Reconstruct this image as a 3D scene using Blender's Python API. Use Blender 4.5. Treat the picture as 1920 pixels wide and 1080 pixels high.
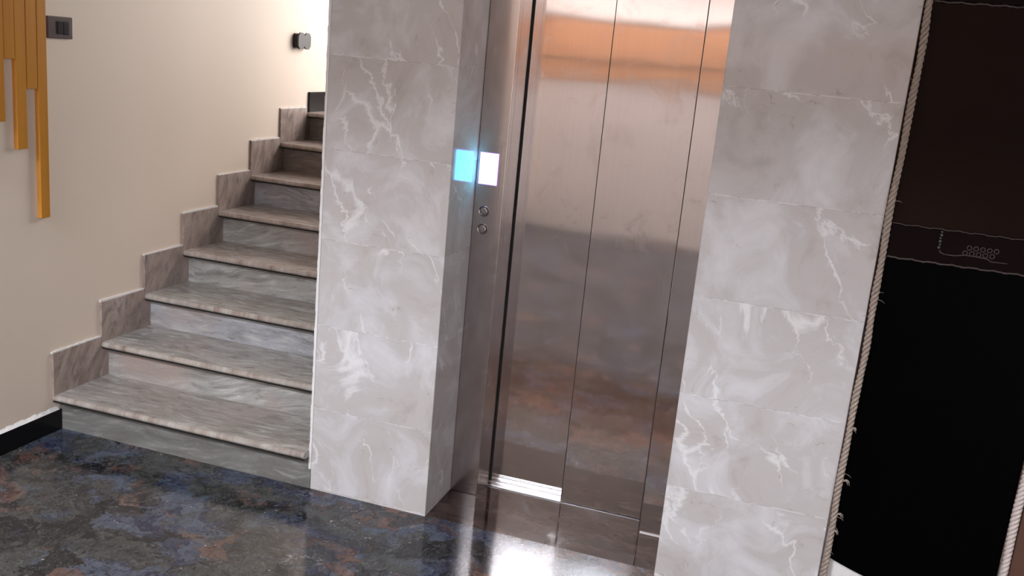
import bpy, bmesh, math, random
from mathutils import Vector, Matrix
random.seed(7)
scn = bpy.context.scene
C = scn.collection
for o in list(bpy.data.objects): bpy.data.objects.remove(o)

# ------------------------------------------------------------ camera
CAM = Vector((1.5224, -2.813, 1.5632)); YAW, PITCH, ROLL, F = 0.2918, -0.239, 0.0939, 1798.7
fwd = Vector((-math.sin(YAW)*math.cos(PITCH), math.cos(YAW)*math.cos(PITCH), math.sin(PITCH)))
rt = Vector((math.cos(YAW), math.sin(YAW), 0)); up = rt.cross(fwd)
r2 = math.cos(ROLL)*rt + math.sin(ROLL)*up; u2 = -math.sin(ROLL)*rt + math.cos(ROLL)*up
cd = bpy.data.cameras.new('camera'); cam = bpy.data.objects.new('camera', cd); C.objects.link(cam)
M = Matrix((r2, u2, -fwd)).transposed().to_4x4(); M.translation = CAM
cam.matrix_world = M
cd.sensor_width = 36; cd.lens = 36*F/1920; cd.clip_start = .05
scn.camera = cam

# ------------------------------------------------------------ world, exposure, daylight
w = bpy.data.worlds.new('sky'); scn.world = w; w.use_nodes = True
bg = w.node_tree.nodes['Background']; bg.inputs[0].default_value = (.86, .93, 1, 1); bg.inputs[1].default_value = 2.6
vs = scn.view_settings; vs.view_transform = 'Standard'; vs.look = 'None'; vs.gamma = 1; vs.use_curve_mapping = False
vs.exposure = 0.0

def area(name, loc, target, sx, sy, power, col):
    l = bpy.data.lights.new(name, 'AREA'); l.shape = 'RECTANGLE'; l.size = sx; l.size_y = sy; l.energy = power; l.color = col
    o = bpy.data.objects.new(name, l); C.objects.link(o); o.location = loc
    o.rotation_euler = (Vector(target)-Vector(loc)).to_track_quat('-Z', 'Y').to_euler()
    return o
area('daylight_fill_right', (3.75, -3.9, 1.7), (0, -3.9, 1.7), 2.2, 2.9, 46, (1, .95, .91))  # fill daylight added from the unseen right side
area('daylight_clerestory', (-.70, -5.37, 4.0), (.1, -.5, .9), .70, .98, 290, (.87, .92, 1))
area('daylight_clerestory_side', (.04, -5.37, 4.0), (.4, -.5, .9), .66, .98, 60, (.80, .89, 1))
area('daylight_landing', (.10, 2.99, 2.15), (-.75, 1.0, 1.4), 1.3, 1.3, 56, (1, .90, .82))

# ------------------------------------------------------------ node helpers
def newmat(name):
    m = bpy.data.materials.new(name); m.use_nodes = True
    nt = m.node_tree; nt.nodes.clear()
    out = nt.nodes.new('ShaderNodeOutputMaterial'); b = nt.nodes.new('ShaderNodeBsdfPrincipled')
    nt.links.new(b.outputs[0], out.inputs[0])
    return m, nt, b
class G:
    def __init__(s, nt): s.nt = nt
    def n(s, t, **k):
        nd = s.nt.nodes.new('ShaderNode'+t)
        for a, v in k.items(): setattr(nd, a, v)
        return nd
    def set(s, sock, v):
        if hasattr(v, 'is_output') or isinstance(v, bpy.types.NodeSocket): s.nt.links.new(v, sock)
        else:
            sock.default_value = v
    def math(s, op, a, b=0, c=None, clamp=False):
        nd = s.n('Math', operation=op, use_clamp=clamp); s.set(nd.inputs[0], a); s.set(nd.inputs[1], b)
        if c is not None: s.set(nd.inputs[2], c)
        return nd.outputs[0]
    def coord(s):
        return s.n('TexCoord').outputs['Object']
    def mapping(s, v, loc=(0,0,0), rot=(0,0,0), sc=(1,1,1)):
        nd = s.n('Mapping'); s.set(nd.inputs[0], v); nd.inputs[1].default_value = loc; nd.inputs[2].default_value = rot; nd.inputs[3].default_value = sc
        return nd.outputs[0]
    def noise(s, v, sc=5, det=4, ro=.5, dist=0):
        nd = s.n('TexNoise'); s.set(nd.inputs['Vector'], v); nd.inputs['Scale'].default_value = sc
        nd.inputs['Detail'].default_value = det; nd.inputs['Roughness'].default_value = ro; nd.inputs['Distortion'].default_value = dist
        return nd.outputs['Fac'], nd.outputs['Color']
    def ramp(s, f, stops, interp='LINEAR'):
        nd = s.n('ValToRGB'); s.set(nd.inputs[0], f); cr = nd.color_ramp; cr.interpolation = interp
        while len(cr.elements) < len(stops): cr.elements.new(.5)
        for e, (p, c) in zip(cr.elements, stops):
            e.position = p; e.color = (*c, 1) if len(c) == 3 else c
        return nd.outputs[0]
    def mix(s, f, a, b, mode='MIX'):
        nd = s.n('Mix', data_type='RGBA', blend_type=mode); s.set(nd.inputs[0], f)
        s.set(nd.inputs[6], a if not isinstance(a, tuple) else (*a[:3], 1)); s.set(nd.inputs[7], b if not isinstance(b, tuple) else (*b[:3], 1))
        return nd.outputs[2]
    def vadd(s, a, b, op='ADD'):
        nd = s.n('VectorMath', operation=op); s.set(nd.inputs[0], a); s.set(nd.inputs[1], b); return nd.outputs[0]
    def bump(s, h, st=.1, d=.01):
        nd = s.n('Bump'); s.set(nd.inputs['Height'], h); nd.inputs['Strength'].default_value = st; nd.inputs['Distance'].default_value = d
        return nd.outputs[0]
def bw(v): return (v, v, v)
def grey(f): return [(0, bw(0)), (1, bw(1))]

def simple(name, col, rough=.5, metal=0, spec=.5, nz=0, nsc=40):
    m, nt, b = newmat(name); g = G(nt)
    if nz:
        f, _ = g.noise(g.coord(), nsc, 4)
        c = g.mix(f, tuple(x*(1-nz) for x in col), tuple(min(1, x*(1+nz)) for x in col)); nt.links.new(c, b.inputs['Base Color'])
    else: b.inputs['Base Color'].default_value = (*col, 1)
    b.inputs['Roughness'].default_value = rough; b.inputs['Metallic'].default_value = metal; b.inputs['Specular IOR Level'].default_value = spec
    return m
def emis(name, col, st):
    m, nt, b = newmat(name); b.inputs['Base Color'].default_value = (0, 0, 0, 1)
    b.inputs['Emission Color'].default_value = (*col, 1); b.inputs['Emission Strength'].default_value = st; b.inputs['Roughness'].default_value = .6
    return m

# marble wall tile: 0.3 m courses, every course carries the same cloudy print with slanting white veins
def marble(name, z0, seed=0.0):
    m, nt, b = newmat(name); g = G(nt); co = g.coord()
    sep = g.n('SeparateXYZ'); g.set(sep.inputs[0], co); x, y, z = sep.outputs
    zz = g.math('DIVIDE', g.math('SUBTRACT', z, z0), .3); row = g.math('FLOOR', zz); fr = g.math('FRACT', zz)
    u = g.math('ADD', x, g.math('MULTIPLY', y, 1.0))
    cmb = g.n('CombineXYZ'); g.set(cmb.inputs[0], g.math('ADD', u, g.math('MULTIPLY', row, .173))); g.set(cmb.inputs[1], g.math('ADD', g.math('MULTIPLY', row, 1.37), seed)); g.set(cmb.inputs[2], z)
    P = cmb.outputs[0]
    f1, c1 = g.noise(P, 5, 5, .6, .8)
    f2, _ = g.noise(P, 22, 4, .6, .4)
    base = g.ramp(f1, [(.28, (.43, .395, .385)), (.42, (.55, .515, .51)), (.5, (.56, .535, .54)), (.56, (.62, .60, .615)), (.68, (.70, .685, .71))])
    base = g.mix(g.math('MULTIPLY', f2, .35), base, (.50, .455, .435))
    # veins: warped cells stretched along a slant
    wp = g.vadd(P, g.vadd(c1, (.22, .22, .22), 'MULTIPLY'))
    mp = g.mapping(g.mapping(wp, rot=(0, math.radians(27), 0)), sc=(8.5, 2.0, 1.9))
    vo = g.n('TexVoronoi', feature='DISTANCE_TO_EDGE'); g.set(vo.inputs['Vector'], mp); vo.inputs['Scale'].default_value = 1.0
    f3, _ = g.noise(P, 4.5, 3, .5)
    wid = g.math('MULTIPLY', g.math('SUBTRACT', f3, .47, clamp=True), .30)
    v = g.math('SUBTRACT', 1, g.math('DIVIDE', vo.outputs['Distance'], g.math('ADD', wid, .004)), clamp=True)
    v = g.math('MULTIPLY', v, g.math('MULTIPLY', g.math('SUBTRACT', f3, .46, clamp=True), 9, clamp=True))
    base = g.mix(g.math('MULTIPLY', v, .68), base, (.86, .85, .86))
    mp2 = g.mapping(wp, loc=(3, 1, 2), rot=(0, math.radians(40), 0), sc=(4, 3, 6))
    vo2 = g.n('TexVoronoi', feature='DISTANCE_TO_EDGE'); g.set(vo2.inputs['Vector'], mp2); vo2.inputs['Scale'].default_value = 1.0
    v2 = g.math('SUBTRACT', 1, g.math('DIVIDE', vo2.outputs['Distance'], .018), clamp=True)
    v2 = g.math('MULTIPLY', v2, g.math('MULTIPLY', g.math('SUBTRACT', f2, .56, clamp=True), 5, clamp=True))
    base = g.mix(v2, base, (.33, .28, .26))
    edge = g.math('LESS_THAN', g.math('MINIMUM', fr, g.math('SUBTRACT', 1, fr)), .0055)
    base = g.mix(g.math('MULTIPLY', edge, .55), base, g.mix(g.math('GREATER_THAN', f2, .5), (.42, .39, .385), (.78, .77, .77)))
    nt.links.new(base, b.inputs['Base Color'])
    b.inputs['Roughness'].default_value = .10
    h = g.math('SUBTRACT', 1, edge)
    nt.links.new(g.bump(g.math('ADD', h, g.math('MULTIPLY', f1, .25)), .25, .003), b.inputs['Normal'])
    return m

def granite(name, axis, cols, seed=0., rough=.28, streak=(1.2, 9, 9), tilt=0.0, spk=.62, hi=(.62, .62, .60), nose=False, pk=4.0):
    """streaky stair stone; streaks run along the first mapped axis"""
    m, nt, b = newmat(name); g = G(nt); co = g.coord()
    rot = {'x': (0, 0, 0), 'y': (0, 0, math.radians(90)), 'z': (0, math.radians(90), 0)}[axis]
    oi = g.n('ObjectInfo').outputs['Random']
    cmb = g.n('CombineXYZ'); g.set(cmb.inputs[0], g.math('MULTIPLY', oi, 7)); g.set(cmb.inputs[1], g.math('MULTIPLY', oi, 13)); g.set(cmb.inputs[2], seed)
    P = g.vadd(co, cmb.outputs[0])
    f0, c0 = g.noise(P, 2.2, 2, .5)
    W = g.vadd(P, g.vadd(c0, (.16, .16, .16), 'MULTIPLY'))
    mp = g.mapping(g.mapping(W, rot=(math.radians(tilt), math.radians(tilt*.6), 0)), rot=rot, sc=(1, 1, 1))
    mp = g.mapping(mp, sc=streak)
    f1, _ = g.noise(mp, 2.2, 7, .65, .6)
    f2, _ = g.noise(mp, 7, 5, .6, .3)
    f3, _ = g.noise(P, 160, 2, .6)
    c = g.ramp(f1, cols)
    c = g.mix(g.math('MULTIPLY', g.math('SUBTRACT', f2, .535, clamp=True), 6, clamp=True), c, hi)
    c = g.mix(g.math('MULTIPLY', g.math('SUBTRACT', .455, f2, clamp=True), 6, clamp=True), c, (.13, .115, .105))
    c = g.mix(g.math('MULTIPLY', g.math('SUBTRACT', f0, .54, clamp=True), pk, clamp=True), c, (.40, .285, .245))
    c = g.mix(.28, c, g.mix(f3, (.10, .095, .09), (spk, spk*.97, spk*.94)))
    if nose:   # the cut front edge shows its layers end-on, worn paler in patches
        ge = g.n('NewGeometry'); sp = g.n('SeparateXYZ'); g.set(sp.inputs[0], ge.outputs['True Normal'])
        front = g.math('LESS_THAN', sp.outputs[1], -.22)
        fe, _ = g.noise(g.mapping(P, sc=(24, 3, 3)), 1, 5, .7); fp, _ = g.noise(P, 4.5, 3, .5)
        ec = g.ramp(fe, [(.32, (.24, .17, .145)), (.5, (.42, .35, .31)), (.60, (.47, .42, .38)), (.72, (.62, .59, .55))])
        c = g.mix(g.math('MULTIPLY', front, g.math('MULTIPLY', fp, 1.5, clamp=True)), c, ec)
    nt.links.new(c, b.inputs['Base Color']); b.inputs['Roughness'].default_value = rough
    nt.links.new(g.bump(f3, .08, .001), b.inputs['Normal'])
    return m

GREYS = [(.30, (.17, .16, .145)), (.45, (.30, .29, .27)), (.58, (.42, .41, .39)), (.75, (.50, .49, .48))]
BLUES = [(.30, (.20, .20, .21)), (.45, (.33, .33, .36)), (.58, (.44, .45, .50)), (.75, (.56, .57, .62))]
BROWN = [(.30, (.20, .13, .11)), (.45, (.36, .26, .225)), (.58, (.50, .38, .335)), (.75, (.62, .50, .445))]
M_tread = granite('stone_tread', 'x', [(.30, (.20, .18, .165)), (.45, (.33, .30, .275)), (.58, (.42, .385, .355)), (.75, (.50, .475, .45))], 1, .26, (1.2, 6, 9), 8, nose=True, pk=1.8)
M_riser = granite('stone_riser', 'x', GREYS, 5, .30, (1.0, 8, 8), 14)
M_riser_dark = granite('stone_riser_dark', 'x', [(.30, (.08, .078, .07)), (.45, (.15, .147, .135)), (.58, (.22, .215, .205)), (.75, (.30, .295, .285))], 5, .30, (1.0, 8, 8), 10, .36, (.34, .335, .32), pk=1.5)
M_riser_blue = granite('stone_riser_blue', 'x', BLUES, 9, .30, (1.2, 8, 8), 5)
M_tread_pink = granite('stone_tread_pink', 'x', [(.30, (.24, .17, .145)), (.45, (.38, .29, .25)), (.58, (.48, .385, .34)), (.75, (.56, .47, .42))], 1, .26, (1.2, 6, 9), 8, nose=True)
M_riser_brown = granite('stone_riser_brown', 'x', [(.30, (.10, .07, .055)), (.45, (.19, .14, .12)), (.58, (.27, .21, .18)), (.75, (.34, .28, .25))], 5, .30, (1.0, 8, 8), 10, .4, (.38, .31, .27))
M_skirt = granite('stone_skirting', 'z', BROWN, 3, .30, (2.0, 6, 6), 20, .42, (.50, .41, .37))

# painted plaster
def plaster(name, col, nz=.04, rough=.55):
    m, nt, b = newmat(name); g = G(nt); co = g.coord()
    f, _ = g.noise(co, 1.7, 4, .55); f2, _ = g.noise(co, 60, 3, .5)
    c = g.mix(f, tuple(x*(1-nz) for x in col), tuple(x*(1+nz) for x in col))
    nt.links.new(c, b.inputs['Base Color']); b.inputs['Roughness'].default_value = rough
    nt.links.new(g.bump(f2, .06, .004), b.inputs['Normal']); return m
M_wall = plaster('cream_paint', (.81, .68, .575))
M_pink = plaster('pale_pink_paint', (.74, .66, .62))
M_white = plaster('white_paint', (.82, .80, .78))
M_ceil = plaster('ceiling_paint', (.80, .79, .78))
M_caulk = simple('white_caulk', (.80, .78, .78), .5, nz=.05)

def floor_mat():
    m, nt, b = newmat('polished_slate_floor'); g = G(nt); co = g.coord()
    f0, c0 = g.noise(co, 3.2, 5, .6, .5)
    f1, _ = g.noise(co, 14, 6, .65, 1.0)
    _, c9 = g.noise(co, 17, 5, .7, .5)
    W = g.vadd(g.vadd(co, g.vadd(c0, (.45, .45, .45), 'MULTIPLY')), g.vadd(c9, (.16, .16, .16), 'MULTIPLY'))
    vo = g.n('TexVoronoi', feature='F1'); g.set(vo.inputs['Vector'], g.mapping(W, rot=(0, 0, .5), sc=(6.5, 9.5, 1))); vo.inputs['Scale'].default_value = 1
    f8, _ = g.noise(W, 30, 6, .72, 1.2)
    n1, _ = g.noise(g.mapping(W, loc=(3, 1, 0), rot=(0, 0, .45), sc=(1, 1.7, 1)), 3.4, 5, .62, .3)
    n2, _ = g.noise(g.mapping(W, loc=(7.4, 5, 2), rot=(0, 0, .45), sc=(1, 1.8, 1)), 3.0, 5, .62, .3)
    n3, _ = g.noise(g.mapping(W, loc=(1, 9, 5), rot=(0, 0, .45), sc=(1, 2.2, 1)), 6.5, 4, .6, .6)
    def st(n, t, k): return g.math('MULTIPLY', g.math('SUBTRACT', n, t, clamp=True), k, clamp=True)
    pc = g.mix(st(n3, .40, 6), (.016, .017, .018), (.058, .061, .058))
    pc = g.mix(st(n1, .50, 14), pc, g.mix(st(n3, .42, 8), (.020, .026, .062), (.075, .095, .138)))
    pc = g.mix(st(n2, .55, 16), pc, g.mix(st(n3, .40, 8), (.070, .034, .028), (.150, .082, .064)))
    sc_ = g.n('SeparateColor'); g.set(sc_.inputs[0], vo.outputs['Color'])
    pc = g.mix(st(sc_.outputs[1], .80, 20), pc, (.010, .011, .013))
    pc = g.mix(g.math('MULTIPLY', st(f8, .50, 5), .75), pc, (.150, .155, .175))
    pc = g.mix(g.math('MULTIPLY', g.math('SUBTRACT', .46, f8, clamp=True), 7, clamp=True), pc, (.004, .004, .006))
    vs2 = g.n('TexVoronoi'); g.set(vs2.inputs['Vector'], co); vs2.inputs['Scale'].default_value = 26
    pc = g.mix(g.math('LESS_THAN', vs2.outputs['Distance'], g.math('MULTIPLY', g.math('SUBTRACT', n3, .50, clamp=True), .9)), pc, (.45, .42, .42))
    ve = g.n('TexVoronoi', feature='DISTANCE_TO_EDGE'); g.set(ve.inputs['Vector'], g.mapping(W, sc=(9, 14, 1))); ve.inputs['Scale'].default_value = 1
    f4, _ = g.noise(co, 6, 3, .5)
    v = g.math('SUBTRACT', 1, g.math('DIVIDE', ve.outputs['Distance'], .035), clamp=True)
    v = g.math('MULTIPLY', g.math('MULTIPLY', v, g.math('MULTIPLY', g.math('SUBTRACT', f4, .53, clamp=True), 9, clamp=True)), g.math('MULTIPLY', g.math('SUBTRACT', f1, .45, clamp=True), 6, clamp=True))
    pc = g.mix(v, pc, (.32, .29, .30))
    nt.links.new(pc, b.inputs['Base Color']); 
    nt.links.new(g.math('ADD', .05, g.math('MULTIPLY', f1, .12)), b.inputs['Roughness'])
    b.inputs['Specular IOR Level'].default_value = .38
    nt.links.new(g.bump(f1, .012, .004), b.inputs['Normal'])
    return m
M_floor = floor_mat()
def recess_mat():
    m, nt, b = newmat('polished_brown_granite'); g = G(nt); co = g.coord()
    f, _ = g.noise(g.mapping(co, rot=(0, 0, .5), sc=(2, 7, 2)), 3, 5, .6, .6)
    c = g.ramp(f, [(.3, (.014, .008, .007)), (.5, (.038, .021, .018)), (.7, (.065, .042, .037))])
    nt.links.new(c, b.inputs['Base Color']); b.inputs['Roughness'].default_value = .04; b.inputs['Specular IOR Level'].default_value = .3; return m
M_recess = recess_mat()

def steel(name, col=(.70, .645, .635), rough=.06, wav=.06, sm=.10):
    m, nt, b = newmat(name); g = G(nt); co = g.coord()
    f, _ = g.noise(g.mapping(co, sc=(160, 160, 1.2)), 1, 3, .6)         # fine vertical brushing
    f2, _ = g.noise(g.mapping(co, sc=(1.6, 1, 5.0)), 1.0, 2, .4)       # sheet waviness
    f3, _ = g.noise(co, 9, 4, .55, 1.2)                                  # hand smudges
    c = g.mix(f, tuple(x*.94 for x in col), tuple(x*1.05 for x in col))
    sm_f = g.math('MULTIPLY', g.math('SUBTRACT', f3, .54, clamp=True), 4, clamp=True)
    c = g.mix(g.math('MULTIPLY', sm_f, .35), c, (.46, .41, .39))
    nt.links.new(c, b.inputs['Base Color']); b.inputs['Metallic'].default_value = 1
    nt.links.new(g.math('ADD', rough, g.math('MULTIPLY', sm_f, sm)), b.inputs['Roughness'])
    h = g.math('ADD', g.math('MULTIPLY', f, .015), g.math('MULTIPLY', f2, 1))
    nt.links.new(g.bump(h, wav, .02), b.inputs['Normal'])
    return m
M_steel = steel('brushed_steel_door')
M_frame = steel('brushed_steel_frame', (.50, .455, .45), .2, .1)
M_dark = simple('black_gap', (.008, .008, .008), .8)
M_alu = steel('aluminium_sill', (.45, .45, .46), .28, .1)
M_chrome = simple('button_chrome', (.30, .27, .28), .18, 1)
M_btn = simple('button_cap', (.40, .37, .36), .30, 1)
M_disp = emis('display_glow', (.11, .72, 1.0), 11.0)
M_halo = emis('halo_glow', (.26, .13, 1.0), 6)

def wood(name, a, bcol, rough=.35, axis='z'):
    m, nt, b = newmat(name); g = G(nt); co = g.coord()
    sc = {'z': (30, 30, 1.6), 'x': (1.6, 30, 30)}[axis]
    f, _ = g.noise(g.mapping(co, sc=sc), 1, 5, .6, .6)
    nt.links.new(g.mix(f, a, bcol), b.inputs['Base Color']); b.inputs['Roughness'].default_value = rough
    nt.links.new(g.bump(f, .1, .002), b.inputs['Normal']); return m
M_slat = wood('honey_wood', (.46, .175, .020), (.70, .32, .050), .3)
M_band = wood('orange_wood', (.58, .30, .17), (.72, .40, .24), .35, 'x')
M_bandlo = wood('tan_wood', (.34, .20, .14), (.42, .27, .19), .4, 'x')
M_darkwood = wood('dark_brown_wood', (.0035, .0012, .0012), (.010, .0035, .003), .6, 'x')
M_darkwood.node_tree.nodes['Principled BSDF'].inputs['Specular IOR Level'].default_value = .06
M_board = wood('brown_board', (.07, .028, .018), (.14, .065, .042), .5)
M_blackgranite = simple('black_granite', (.006, .006, .007), .22, spec=.25)
M_blackglass = simple('black_glass', (.001, .001, .0012), .35, spec=.02)
M_brownglass = simple('smoked_glass', (.016, .009, .007), .5, spec=.02, nz=.35, nsc=3)
M_jute = simple('jute_fibre', (.36, .29, .245), .85, nz=.4, nsc=120)
M_cord = simple('pale_cotton_cord', (.62, .53, .50), .85, nz=.2, nsc=120)
M_line = simple('beading', (.060, .042, .040), .5)
M_bead = simple('glass_beads', (.08, .085, .085), .2)
M_switch = simple('brown_switch_plate', (.11, .075, .075), .28, nz=.15)
M_rocker = simple('black_rocker', (.012, .008, .010), .25)
M_sock = simple('charcoal_plastic', (.008, .007, .007), .5)
M_sockface = simple('grey_plastic_face', (.075, .068, .070), .5)
M_winframe = simple('white_window_frame', (.8, .8, .78), .4)
M_glass, _nt, _b = newmat('window_glass'); _g = G(_nt); _m = _g.n('MixShader'); _t = _g.n('BsdfTransparent'); _l = _g.n('BsdfGlossy'); _l.inputs['Roughness'].default_value = .02
_m.inputs[0].default_value = .05; _nt.links.new(_t.outputs[0], _m.inputs[1]); _nt.links.new(_l.outputs[0], _m.inputs[2]); _nt.links.new(_m.outputs[0], _nt.nodes['Material Output'].inputs[0]); _nt.nodes.remove(_b)

# ------------------------------------------------------------ mesh helpers
def link(name, bm, mat, parent=None, smooth=False):
    me = bpy.data.meshes.new(name); bmesh.ops.recalc_face_normals(bm, faces=bm.faces); bm.to_mesh(me); bm.free()
    if smooth:
        for p in me.polygons: p.use_smooth = True
    o = bpy.data.objects.new(name, me); C.objects.link(o)
    if mat: me.materials.append(mat)
    if parent: o.parent = parent
    return o
def add_box(bm, x0, x1, y0, y1, z0, z1, bev=0, seg=2):
    vs_ = [bm.verts.new((x, y, z)) for z in (z0, z1) for (x, y) in ((x0, y0), (x1, y0), (x1, y1), (x0, y1))]
    fs = [(0, 3, 2, 1), (4, 5, 6, 7), (0, 1, 5, 4), (1, 2, 6, 5), (2, 3, 7, 6), (3, 0, 4, 7)]
    faces = [bm.faces.new([vs_[i] for i in f]) for f in fs]
    if bev:
        es = list({e for f in faces for e in f.edges})
        bmesh.ops.bevel(bm, geom=es, offset=bev, segments=seg, profile=.5, affect='EDGES')
def box(name, mat, x0, x1, y0, y1, z0, z1, bev=0, parent=None, seg=2):
    bm = bmesh.new(); add_box(bm, x0, x1, y0, y1, z0, z1, bev, seg); return link(name, bm, mat, parent)
def struct(o): o['kind'] = 'structure'; return o
def tag(o, label, cat, group=None):
    o['label'] = label; o['category'] = cat
    if group: o['group'] = group
    return o
def empty(name, loc=(0, 0, 0)):
    o = bpy.data.objects.new(name, None); C.objects.link(o); o.location = loc; o.empty_display_size = .1; return o
def reparent(o, root):
    o.parent = root; o.matrix_parent_inverse = Matrix.Translation(root.location).inverted(); return o
def add_prism(bm, pts, axis, a0, a1):
    """outline pts (2D) extruded along axis from a0 to a1; axis x: pts=(y,z); y: pts=(x,z)"""
    def P(p, a): return (a, p[0], p[1]) if axis == 'x' else (p[0], a, p[1])
    A = [bm.verts.new(P(p, a0)) for p in pts]; B = [bm.verts.new(P(p, a1)) for p in pts]
    bm.faces.new(A); bm.faces.new(B[::-1]); n = len(pts)
    for i in range(n): bm.faces.new((A[i], B[i], B[(i+1) % n], A[(i+1) % n]))
def add_tube(bm, pts, rad, seg=8, close=True):
    rings = []; n = len(pts)
    for i, p in enumerate(pts):
        t = (Vector(pts[min(i+1, n-1)])-Vector(pts[max(i-1, 0)])).normalized()
        a = t.cross(Vector((0, 1, 0))); 
        if a.length < .1: a = t.cross(Vector((1, 0, 0)))
        a.normalize(); b_ = t.cross(a); r = rad[i] if isinstance(rad, list) else rad
        rings.append([bm.verts.new(Vector(p)+a*r*math.cos(q)+b_*r*math.sin(q)) for q in [2*math.pi*k/seg for k in range(seg)]])
    for i in range(n-1):
        for k in range(seg): bm.faces.new((rings[i][k], rings[i][(k+1) % seg], rings[i+1][(k+1) % seg], rings[i+1][k]))
    if close: bm.faces.new(rings[0]); bm.faces.new(rings[-1][::-1])

# ------------------------------------------------------------ room shell
XW = -1.09; HC = 4.60; ZJ = .3081; W1 = .4434; D = .2338; XL, XR, YR = 1.2446, 1.7211, -.0534
YB = -5.2; XE = 3.6; YL = 2.9
M_marL = marble('marble_tile_cream', ZJ, 0.0); M_marR = marble('marble_tile_cream_right', ZJ+.0207, 4.0)
struct(box('floor', M_floor, XW-.1, XE+.1, YB-.1, 0.008, -.12, 0))
struct(box('floor_recess', M_recess, W1-.003, 1.3, .008, .60, -.10, 0.0))
struct(box('ceiling', M_ceil, XW-.2, XE+.2, YB-.2, YL+.2, HC, HC+.1))
struct(box('wall_left', M_wall, XW-.12, XW, YB-.1, YL+.1, -.1, HC))
struct(box('shade_beam', M_ceil, XW, XE, -2.40, -2.20, 2.39, HC))   # unseen beam, added to shade the tops of the pillars
# back wall of the lobby, behind the viewer: painted wall, orange wood band, clerestory above
bm = bmesh.new(); add_box(bm, XW, XE, YB-.15, YB, -.1, 3.44); add_box(bm, .45, XE, YB-.15, YB, 3.44, HC)
struct(link('wall_back', bm, M_pink))
struct(box('trim_1', M_band, XW, XE, YB, YB+.03, 1.38, 1.92, .004))
struct(box('trim_2', M_white, XW, XE, YB, YB+.16, 1.93, 1.965, .004))
struct(box('trim_3', M_bandlo, XW, XE, YB+.03, YB+.045, 1.55, 1.60, .003))
area('cove_strip_light', (1.2, YB+.13, 1.92), (1.2, YB+.03, 1.2), 4.4, .03, 4.8, (1, .84, .72))
area('wall_fill_uplight', (1.2, YB+.13, 1.975), (1.2, YB+.03, 2.9), 4.4, .03, 5, (1, .97, .95))  # unseen strip added to brighten the wall above the shelf
# clerestory frame
bm = bmesh.new()
add_box(bm, XW, .45, YB-.12, YB-.02, 3.44, 3.50); add_box(bm, XW, .45, YB-.12, YB-.02, HC-.06, HC)
for x in (XW, -.36, .40): add_box(bm, x, x+.05, YB-.12, YB-.02, 3.50, HC-.06)
wf = struct(link('window_1', bm, M_winframe)); box('glass_pane', M_glass, XW+.05, .40, YB-.075, YB-.070, 3.50, HC-.06, parent=wf)
# right wall; unseen entrance opening added to let in fill daylight
bm = bmesh.new()
add_box(bm, XE, XE+.12, -2.7, YB*0+1.2, -.1, HC); add_box(bm, XE, XE+.12, YB-.1, -5.05, -.1, HC); add_box(bm, XE, XE+.12, -5.05, -2.7, 3.2, HC)
struct(link('wall_right', bm, M_board))
bm = bmesh.new()
for y in (-5.05, -3.9, -2.75): add_box(bm, XE+.03, XE+.08, y, y+.05, 0, 3.2)
add_box(bm, XE+.03, XE+.08, -5.0, -2.75, 3.14, 3.2)
struct(link('fill_opening_frame', bm, M_winframe))
# stairwell
struct(box('wall_stair', M_wall, 0.0, .10, .02, 1.80, -.1, HC))
bm = bmesh.new(); x0, x1, z0, z1 = -.72, .92, 1.40, 2.90
add_box(bm, XW, x0, YL, YL+.15, -.1, HC); add_box(bm, x1, 1.8, YL, YL+.15, -.1, HC)
add_box(bm, x0, x1, YL, YL+.15, -.1, z0); add_box(bm, x0, x1, YL, YL+.15, z1, HC)
struct(link('wall_landing', bm, M_white))
bm = bmesh.new()
for a, b_ in ((x0, x0+.04), (.08, .12), (x1-.04, x1)): add_box(bm, a, b_, YL+.04, YL+.08, z0, z1)
for a, b_ in ((z0, z0+.04), (z1-.04, z1)): add_box(bm, x0+.04, x1-.04, YL+.045, YL+.075, a, b_)
wf = struct(link('window_2', bm, M_winframe)); box('glass_pane', M_glass, x0+.04, x1-.04, YL+.058, YL+.062, z0+.04, z1-.04, parent=wf)
# marble-clad lift walls
bm = bmesh.new(); add_box(bm, 0, W1, 0, D+.004, -.1, 2.12, .0015, 1); add_box(bm, 0, W1, D+.004, 1.80, -.1, 2.12)
struct(link('wall_pillar_left', bm, M_marL))
struct(box('wall_pillar_right', M_marR, XL, XR, YR, .9, -.1, 2.12, .0015, seg=1))
struct(box('wall_lintel', M_marL, 0, XR, YR, 1.80, 2.12, HC))
struct(box('wall_shaft', M_dark, W1, 2.6, .60, .70, -.1, 2.12))
struct(box('wall_niche', M_board, XR, XE, .55, .60, -.1, HC))
# ragged white grout edge along the pillar corner
bm = bmesh.new(); pts = []
z = .075
while z < 2.12: pts.append((0, z)); z += .02
for i in range(len(pts)-1):
    wdt = .0075+.0022*random.random() + (.004 if i < 5 else 0)*random.random()
    add_box(bm, -wdt, .0005, -.0022, .012, pts[i][1], pts[i+1][1])
struct(link('trim_4', bm, M_caulk))
# black skirting on the left wall with a rough plaster bead on top
struct(box('baseboard_left', M_blackgranite, XW, XW+.012, YB, -.002, 0, .082, .001))
bm = bmesh.new(); y = -1.2
while y < -.012:
    l = .02; h = .006+.005*random.random()
    add_prism(bm, [(XW, .0825), (XW+.011+.001*random.random(), .0825), (XW+.003, .0825+h), (XW, .0825+h+.004)], 'y', y, min(y+l, -.012)); y += l
struct(link('trim_5', bm, M_caulk))

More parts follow.
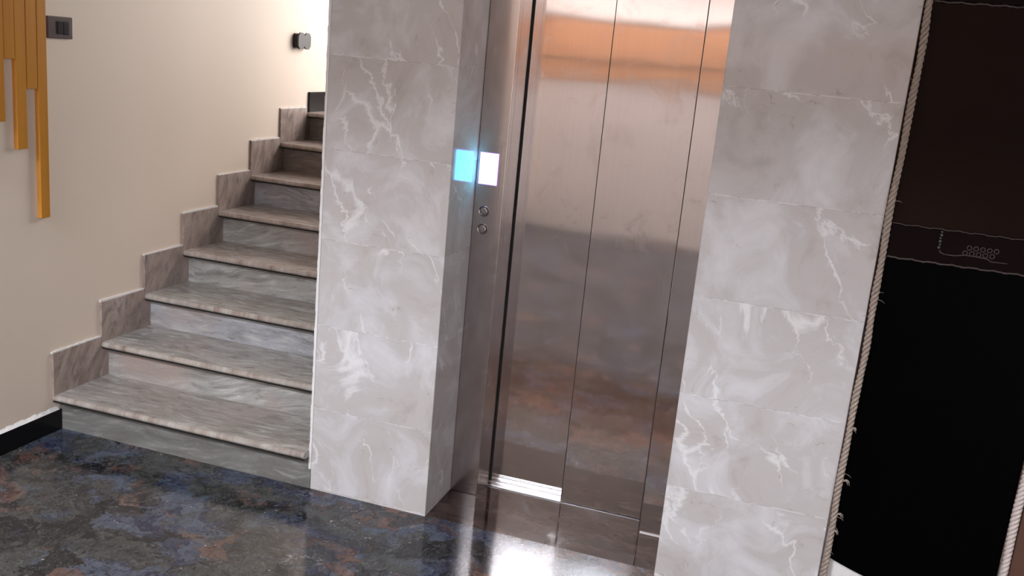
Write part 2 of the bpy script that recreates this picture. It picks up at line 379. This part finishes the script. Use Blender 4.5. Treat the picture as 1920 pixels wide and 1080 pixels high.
# ------------------------------------------------------------ staircase
RH, TD, NO, TH = .1451, .2599, .039, .024
st = tag(empty('staircase', (-.55, 0, 0)), 'grey and brown streaked granite staircase climbing between the cream wall and marble pillar', 'staircase')
for k in range(8):
    z1 = RH*(k+1); y0 = TD*k
    yend = y0+TD+.01 if k < 7 else YL-.002
    # riser
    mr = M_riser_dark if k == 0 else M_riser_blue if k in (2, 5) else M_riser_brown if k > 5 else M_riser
    xr = -.002 if k else -.001
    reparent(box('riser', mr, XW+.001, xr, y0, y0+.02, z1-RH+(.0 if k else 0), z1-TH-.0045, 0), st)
    # tread with rounded nosing; a black strip under its front edge, put in as shade
    f = y0-NO; prof = [(yend, z1-TH), (yend, z1)]
    R_ = TH/2
    for i in range(7):
        a = math.radians(90+180*i/6); prof.append((f+R_+R_*1.0*math.cos(a), z1-R_+R_*math.sin(a)))
    bm = bmesh.new()
    xr = -.009
    add_prism(bm, prof, 'x', XW+.001, xr)
    t = reparent(link('tread', bm, M_tread if k < 3 else M_tread_pink, smooth=False), st)
    reparent(box('nosing_shade', M_dark, XW+.001, xr-.002, f+.005, y0+.019, z1-TH-.0045, z1-TH), st)
    # wall skirting block
    if k < 7:
        ys = y0-NO+.002; ye = y0+TD-NO; ztop = RH*(k+1)+.168-.002*(k % 2)
        zn = RH*(k+2)-TH-.001
        bm = bmesh.new(); add_prism(bm, [(ys, z1-.004), (y0+TD-.001, z1-.004), (y0+TD-.001, zn), (ye-.001, zn), (ye-.001, ztop), (ys, ztop)], 'x', XW+.0005, XW+.010)
        reparent(link('skirting', bm, M_skirt), st)
    else:
        o = reparent(box('skirting', M_blackgranite, XW+.0005, XW+.012, y0-NO+.02, YL-.012, z1, z1+.105, .001), st)
# plaster bead on each skirting top; on upper steps, white for the lit edge
bm = bmesh.new()
for k in range(7):
    ys = TD*k-NO; ye = ys+TD; zt = RH*(k+1)+.168; y = ys
    while y < ye-.001:
        add_box(bm, XW, XW+.006+.002*random.random(), y, y+TD/12, zt-.002, zt+.003+.003*random.random()); y += TD/12
struct(link('trim_6', bm, M_caulk))

# ------------------------------------------------------------ elevator
el = tag(empty('elevator', (.85, .3, 0)), 'brushed steel elevator doorway with two sliding door panels between the marble pillars', 'elevator')
def ep(o): return reparent(o, el)
XF = .546; XJ = 1.142; YP = .335; YQ = .383; HT = 2.0
bm = bmesh.new(); add_box(bm, W1+.0015, XF, D, D+.035, 0, HT, .002, 2); add_box(bm, XF-.012, XF, D+.035, YQ+.03, 0, HT)
ep(link('jamb', bm, M_frame))
bm = bmesh.new(); add_box(bm, XJ, XL-.001, D+.01, D+.05, .0, HT, .0015, 2); ep(link('jamb', bm, M_steel))
ep(box('header', M_frame, W1+.0015, XL-.001, D, YQ+.06, HT, 2.118, .002))
ep(box('door_gap', M_dark, XF-.003, XL-.001, YQ+.045, YQ+.055, 0, HT))
ep(box('door_panel', M_steel, XF+.004, .86, YQ, YQ+.03, .004, HT-.002, .0004))
ep(box('door_panel', M_steel, .838, XJ+.05, YP, YP+.03, .004, HT-.002, .0004))
# grooved aluminium sill
bm = bmesh.new()
add_box(bm, XF, XJ+.05, YP-.006, YQ+.04, -.02, .0015)
for y in (YP-.006, YP+.006, YP+.033, YP+.043): add_box(bm, XF, .838, y, y+.006, .0015, .0035)
ep(link('sill', bm, M_alu))
ep(box('seam', M_dark, XF+.0002, XF+.004, YQ-.008, YQ+.01, 0, HT))
for x in (.8355, XJ-.0025): ep(box('seam', M_dark, x, x+.0022, (YP if x < 1 else D+.012)+.0005, (YP if x < 1 else D+.012)+.02, .004, HT-.002))
# thin pale strip at the foot of the right jamb
ep(box('kick_trim', M_caulk, XJ+.004, XL, D+.004, D+.009, 0, .003))
# call plate: lit floor display and two round buttons
pl = ep(box('call_plate', M_frame, .462-.006, .528, D-.0012, D, .93, 1.262, .0004, seg=1))
ep(box('display_halo', M_halo, .4545, .5205, D-.0030, D-.0012, 1.128, 1.235, .001))  # glowing violet rim added in place of the halo round the display
dsp = ep(box('floor_display', M_disp, .4575, .5175, D-.0045, D-.0031, 1.131, 1.232, .001))
for zc in (1.037, .976):
    bm = bmesh.new(); x = .4835; n = 28
    prof = [(.0145, 0), (.0180, 0), (.0180, -.003), (.0168, -.0046), (.0145, -.0035)]
    rings = [[bm.verts.new((x+r*math.cos(2*math.pi*k/n), D-.0012+y, zc+r*math.sin(2*math.pi*k/n))) for (r, y) in prof] for k in range(n)]
    for k in range(n):
        A, B = rings[k], rings[(k+1) % n]
        for i in range(5): bm.faces.new((A[i], B[i], B[(i+1) % 5], A[(i+1) % 5]))
    ring = ep(link('call_button', bm, M_chrome))
    bm = bmesh.new(); prof = [(.0132, 0), (.0132, -.0022), (.0110, -.0032), (.005, -.0027)]
    cen = bm.verts.new((x, D-.0012-.0025, zc)); rings = []
    for k in range(n): rings.append([bm.verts.new((x+r*math.cos(2*math.pi*k/n), D-.0012+y, zc+r*math.sin(2*math.pi*k/n))) for (r, y) in prof])
    for k in range(n):
        A, B = rings[k], rings[(k+1) % n]
        for i in range(3): bm.faces.new((A[i], B[i], B[i+1], A[i+1]))
        bm.faces.new((A[3], B[3], cen))
    cap = link('button_cap', bm, M_btn, smooth=True); cap.parent = ring

# ------------------------------------------------------------ wall slats
sl = tag(empty('slat_wall_panel', (XW, -.15, 1.6)), 'honey coloured wooden slats of uneven length hanging on the cream wall', 'wall panel')
ZT = 2.35
for y0, y1, zb in [(-.0845, -.0435, .837), (-.133, -.0890, 1.294), (-.1815, -.1375, 1.090), (-.2275, -.1845, 1.393), (-.274, -.2305, 1.187), (-.3205, -.277, 1.31), (-.367, -.3235, 1.05)]:
    bm = bmesh.new(); add_box(bm, XW, XW+.018, y0, y1, zb, ZT, .0015, 2)
    reparent(link('slat', bm, M_slat), sl)
reparent(box('backing_strip', M_slat, XW, XW+.008, -.37, -.044, 1.72, ZT-.02), sl)

# ------------------------------------------------------------ switch and sconce-like box on the wall
sw = tag(empty('light_switch', (XW, .033, 1.505)), 'small brown switch plate with black rockers beside the wooden slats', 'light switch')
reparent(box('plate', M_switch, XW, XW+.009, -.027, .092, 1.467, 1.543, .003), sw)
reparent(box('rocker', M_rocker, XW+.009, XW+.0125, .016, .043, 1.483, 1.527, .0015), sw)
reparent(box('rocker', M_rocker, XW+.009, XW+.0115, .046, .073, 1.481, 1.527, .0015), sw)
sb = tag(empty('wall_box', (XW, 1.69, 1.525)), 'charcoal box with a notched grey face high on the wall above the stairs', 'wall fitting')
bm = bmesh.new(); add_prism(bm, [(1.635, 1.489), (1.743, 1.489), (1.750, 1.497), (1.750, 1.553), (1.743, 1.561), (1.635, 1.561), (1.628, 1.553), (1.628, 1.497)], 'x', XW, XW+.024)
reparent(link('body', bm, M_sock), sb)
def notched(y0, y1, z0, z1):
    c = .018; ym = (y0+y1)/2; n = .018; d = .015
    return [(y0+c, z0), (ym-n, z0), (ym, z0+d), (ym+n, z0), (y1-c, z0), (y1, z0+c), (y1, z1-c), (y1-c, z1), (ym+n, z1), (ym, z1-d), (ym-n, z1), (y0+c, z1), (y0, z1-c), (y0, z0+c)]
bm = bmesh.new(); add_prism(bm, notched(1.628, 1.752, 1.485, 1.567), 'x', XW+.024, XW+.032)
reparent(link('face_plate', bm, M_sockface), sb)

# ------------------------------------------------------------ rope-edged dark panel
rp = tag(empty('rope_edged_panel', (1.965, -.05, .2)), 'tall black glass panel with rope down both sides, right of the marble pillar', 'glass panel')
def rpp(o): return reparent(o, rp)
X0, X1, YF = 1.742, 2.186, -.055
rpp(box('upper_pane', M_brownglass, X0, X1, YF+.006, YF+.016, 1.214, 1.79))
rpp(box('top_rail', M_darkwood, X0, X1, YF, YF+.03, 1.793, 1.93, .002))
rpp(box('middle_rail', M_darkwood, X0, X1, YF, YF+.03, 1.124, 1.212, .002))
rpp(box('back_board', M_darkwood, X0, X1, YF+.031, YF+.045, .30, 1.93))
# lower pane with a curved lower edge
bm = bmesh.new(); pts = [(X0, 1.122)]; N = 24
for i in range(N+1):
    t = i/N; x = X0+(X1-X0)*t; s = 2*t-1
    pts.append((x, .155+.055*(abs(s)**1.6)-.0))
pts.append((X1, 1.122)); add_prism(bm, pts, 'y', YF+.006, YF+.016); rpp(link('lower_pane', bm, M_blackglass))
def beading(z, n=60, r=.0022, y=YF-.001):
    bm = bmesh.new(); P_ = [(X0+(X1-X0)*i/n, y, z+.0012*math.sin(i*.9)+.0008*math.sin(i*2.3)) for i in range(n+1)]
    add_tube(bm, P_, r, 6); return rpp(link('beading', bm, M_line, smooth=True))
beading(1.790, r=.0028); beading(1.214, r=.0018); beading(1.122, r=.003)
# hanging string of beads and pierced ornament on the middle rail
bm = bmesh.new()
for i in range(7):
    z = 1.208-.0085*i; x = 1.869+.0008*math.sin(i*2)+(.004 if i == 6 else 0)
    bmesh.ops.create_icosphere(bm, subdivisions=2, radius=(.0045 if i % 2 else .0034)*(1 if i < 6 else .7), matrix=Matrix.Translation((x, YF-.004, z)))
bd = rpp(link('bead_string', bm, M_bead, smooth=True))
bm = bmesh.new(); add_tube(bm, [(1.872, YF-.003, 1.154), (1.885, YF-.003, 1.149), (1.91, YF-.003, 1.149), (1.935, YF-.003, 1.154), (1.96, YF-.003, 1.154), (1.99, YF-.003, 1.152), (2.0, YF-.003, 1.146), (2.04, YF-.003, 1.147)], .0018, 6)
w_ = link('wire', bm, M_line, smooth=True); w_.parent = bd; w_.matrix_parent_inverse = Matrix.Identity(4)
bm = bmesh.new()
for r in range(2):
    for c_ in range(5):
        cx = 1.935+.0165*c_+(.008 if r else 0); cz = 1.160+.0145*r; n = 14
        pr = [(.0048, 0), (.0066, 0), (.0066, -.002), (.0048, -.002)]
        rings = [[bm.verts.new((cx+q*math.cos(2*math.pi*k/n), YF+y, cz+q*math.sin(2*math.pi*k/n))) for q, y in pr] for k in range(n)]
        for k in range(n):
            A, B = rings[k], rings[(k+1) % n]
            for i in range(4): bm.faces.new((A[i], B[i], B[(i+1) % 4], A[(i+1) % 4]))
rpp(link('pierced_ornament', bm, M_line))
def rope(name, mat, x, y, z0, z1, R, turns, strands=3, wob=.002, fray=0):
    bm = bmesh.new(); n = int(turns*12)
    for s in range(strands):
        P_ = []
        for i in range(n+1):
            t = i/n; a = 2*math.pi*(turns*t+s/strands); z = z0+(z1-z0)*t
            wx = wob*(math.sin(z*9)+.6*math.sin(z*23+1)); k = 1+.16*math.sin(z*31+2*math.sin(z*7))
            P_.append((x+wx+R*.56*k*math.cos(a), y+R*.56*math.sin(a), z))
        add_tube(bm, P_, R*.50, 7)
    for q in range(fray//3):
        z = random.uniform(z0+.03, z1); L = random.uniform(.008, .02); d = random.choice((-1, 1, 1)); a = random.uniform(-.8, .8)
        p0 = Vector((x+d*R*.8, y-R*.3, z)); q1 = p0+Vector((d*L*.6*math.cos(a), -L*.3, L*.5*math.sin(a))); q2 = p0+Vector((d*L*math.cos(a), -L*.4, L*math.sin(a)-.004))
        add_tube(bm, [p0, q1, q2], [.0009, .0006, .0003], 5)
    # unravelled tufts near the foot
    if fray:
        for z, sg in ((.46, 1), (.355, 1), (.30, .7), (.62, .5)):
            for j in range(3):
                p0 = Vector((x+R*.8, y-R*.3, z+.002*j)); q = sg*(1+.25*j)
                add_tube(bm, [p0, p0+Vector((.006*q, -.002, .0035)), p0+Vector((.010*q, -.003, 0)), p0+Vector((.0125*q, -.003, -.009*q))], [.0014, .0013, .0010, .0003], 5)
    return rpp(link(name, bm, mat, smooth=True))
o = rope('jute_rope', M_jute, 1.7335, YF-.008, .02, 1.93, .0095, 40, 3, .0018, 46); 
o['label'] = 'brown frayed jute rope'
o = rope('cotton_rope', M_cord, 2.197, YF-.006, .02, 1.93, .0112, 44, 3, .0012, 0)
o['label'] = 'pale twisted cotton rope'
# brown boards beyond, and a white slab low behind the panel
bb = tag(box('wooden_board', M_board, 2.212, 2.62, YF+.0, YF+.03, .0, 1.95, .002), 'brown wooden board at the right edge beyond the pale rope', 'board')
struct(box('trim_7', M_caulk, XR, 2.21, YF+.020, YF+.030, .0, .299))
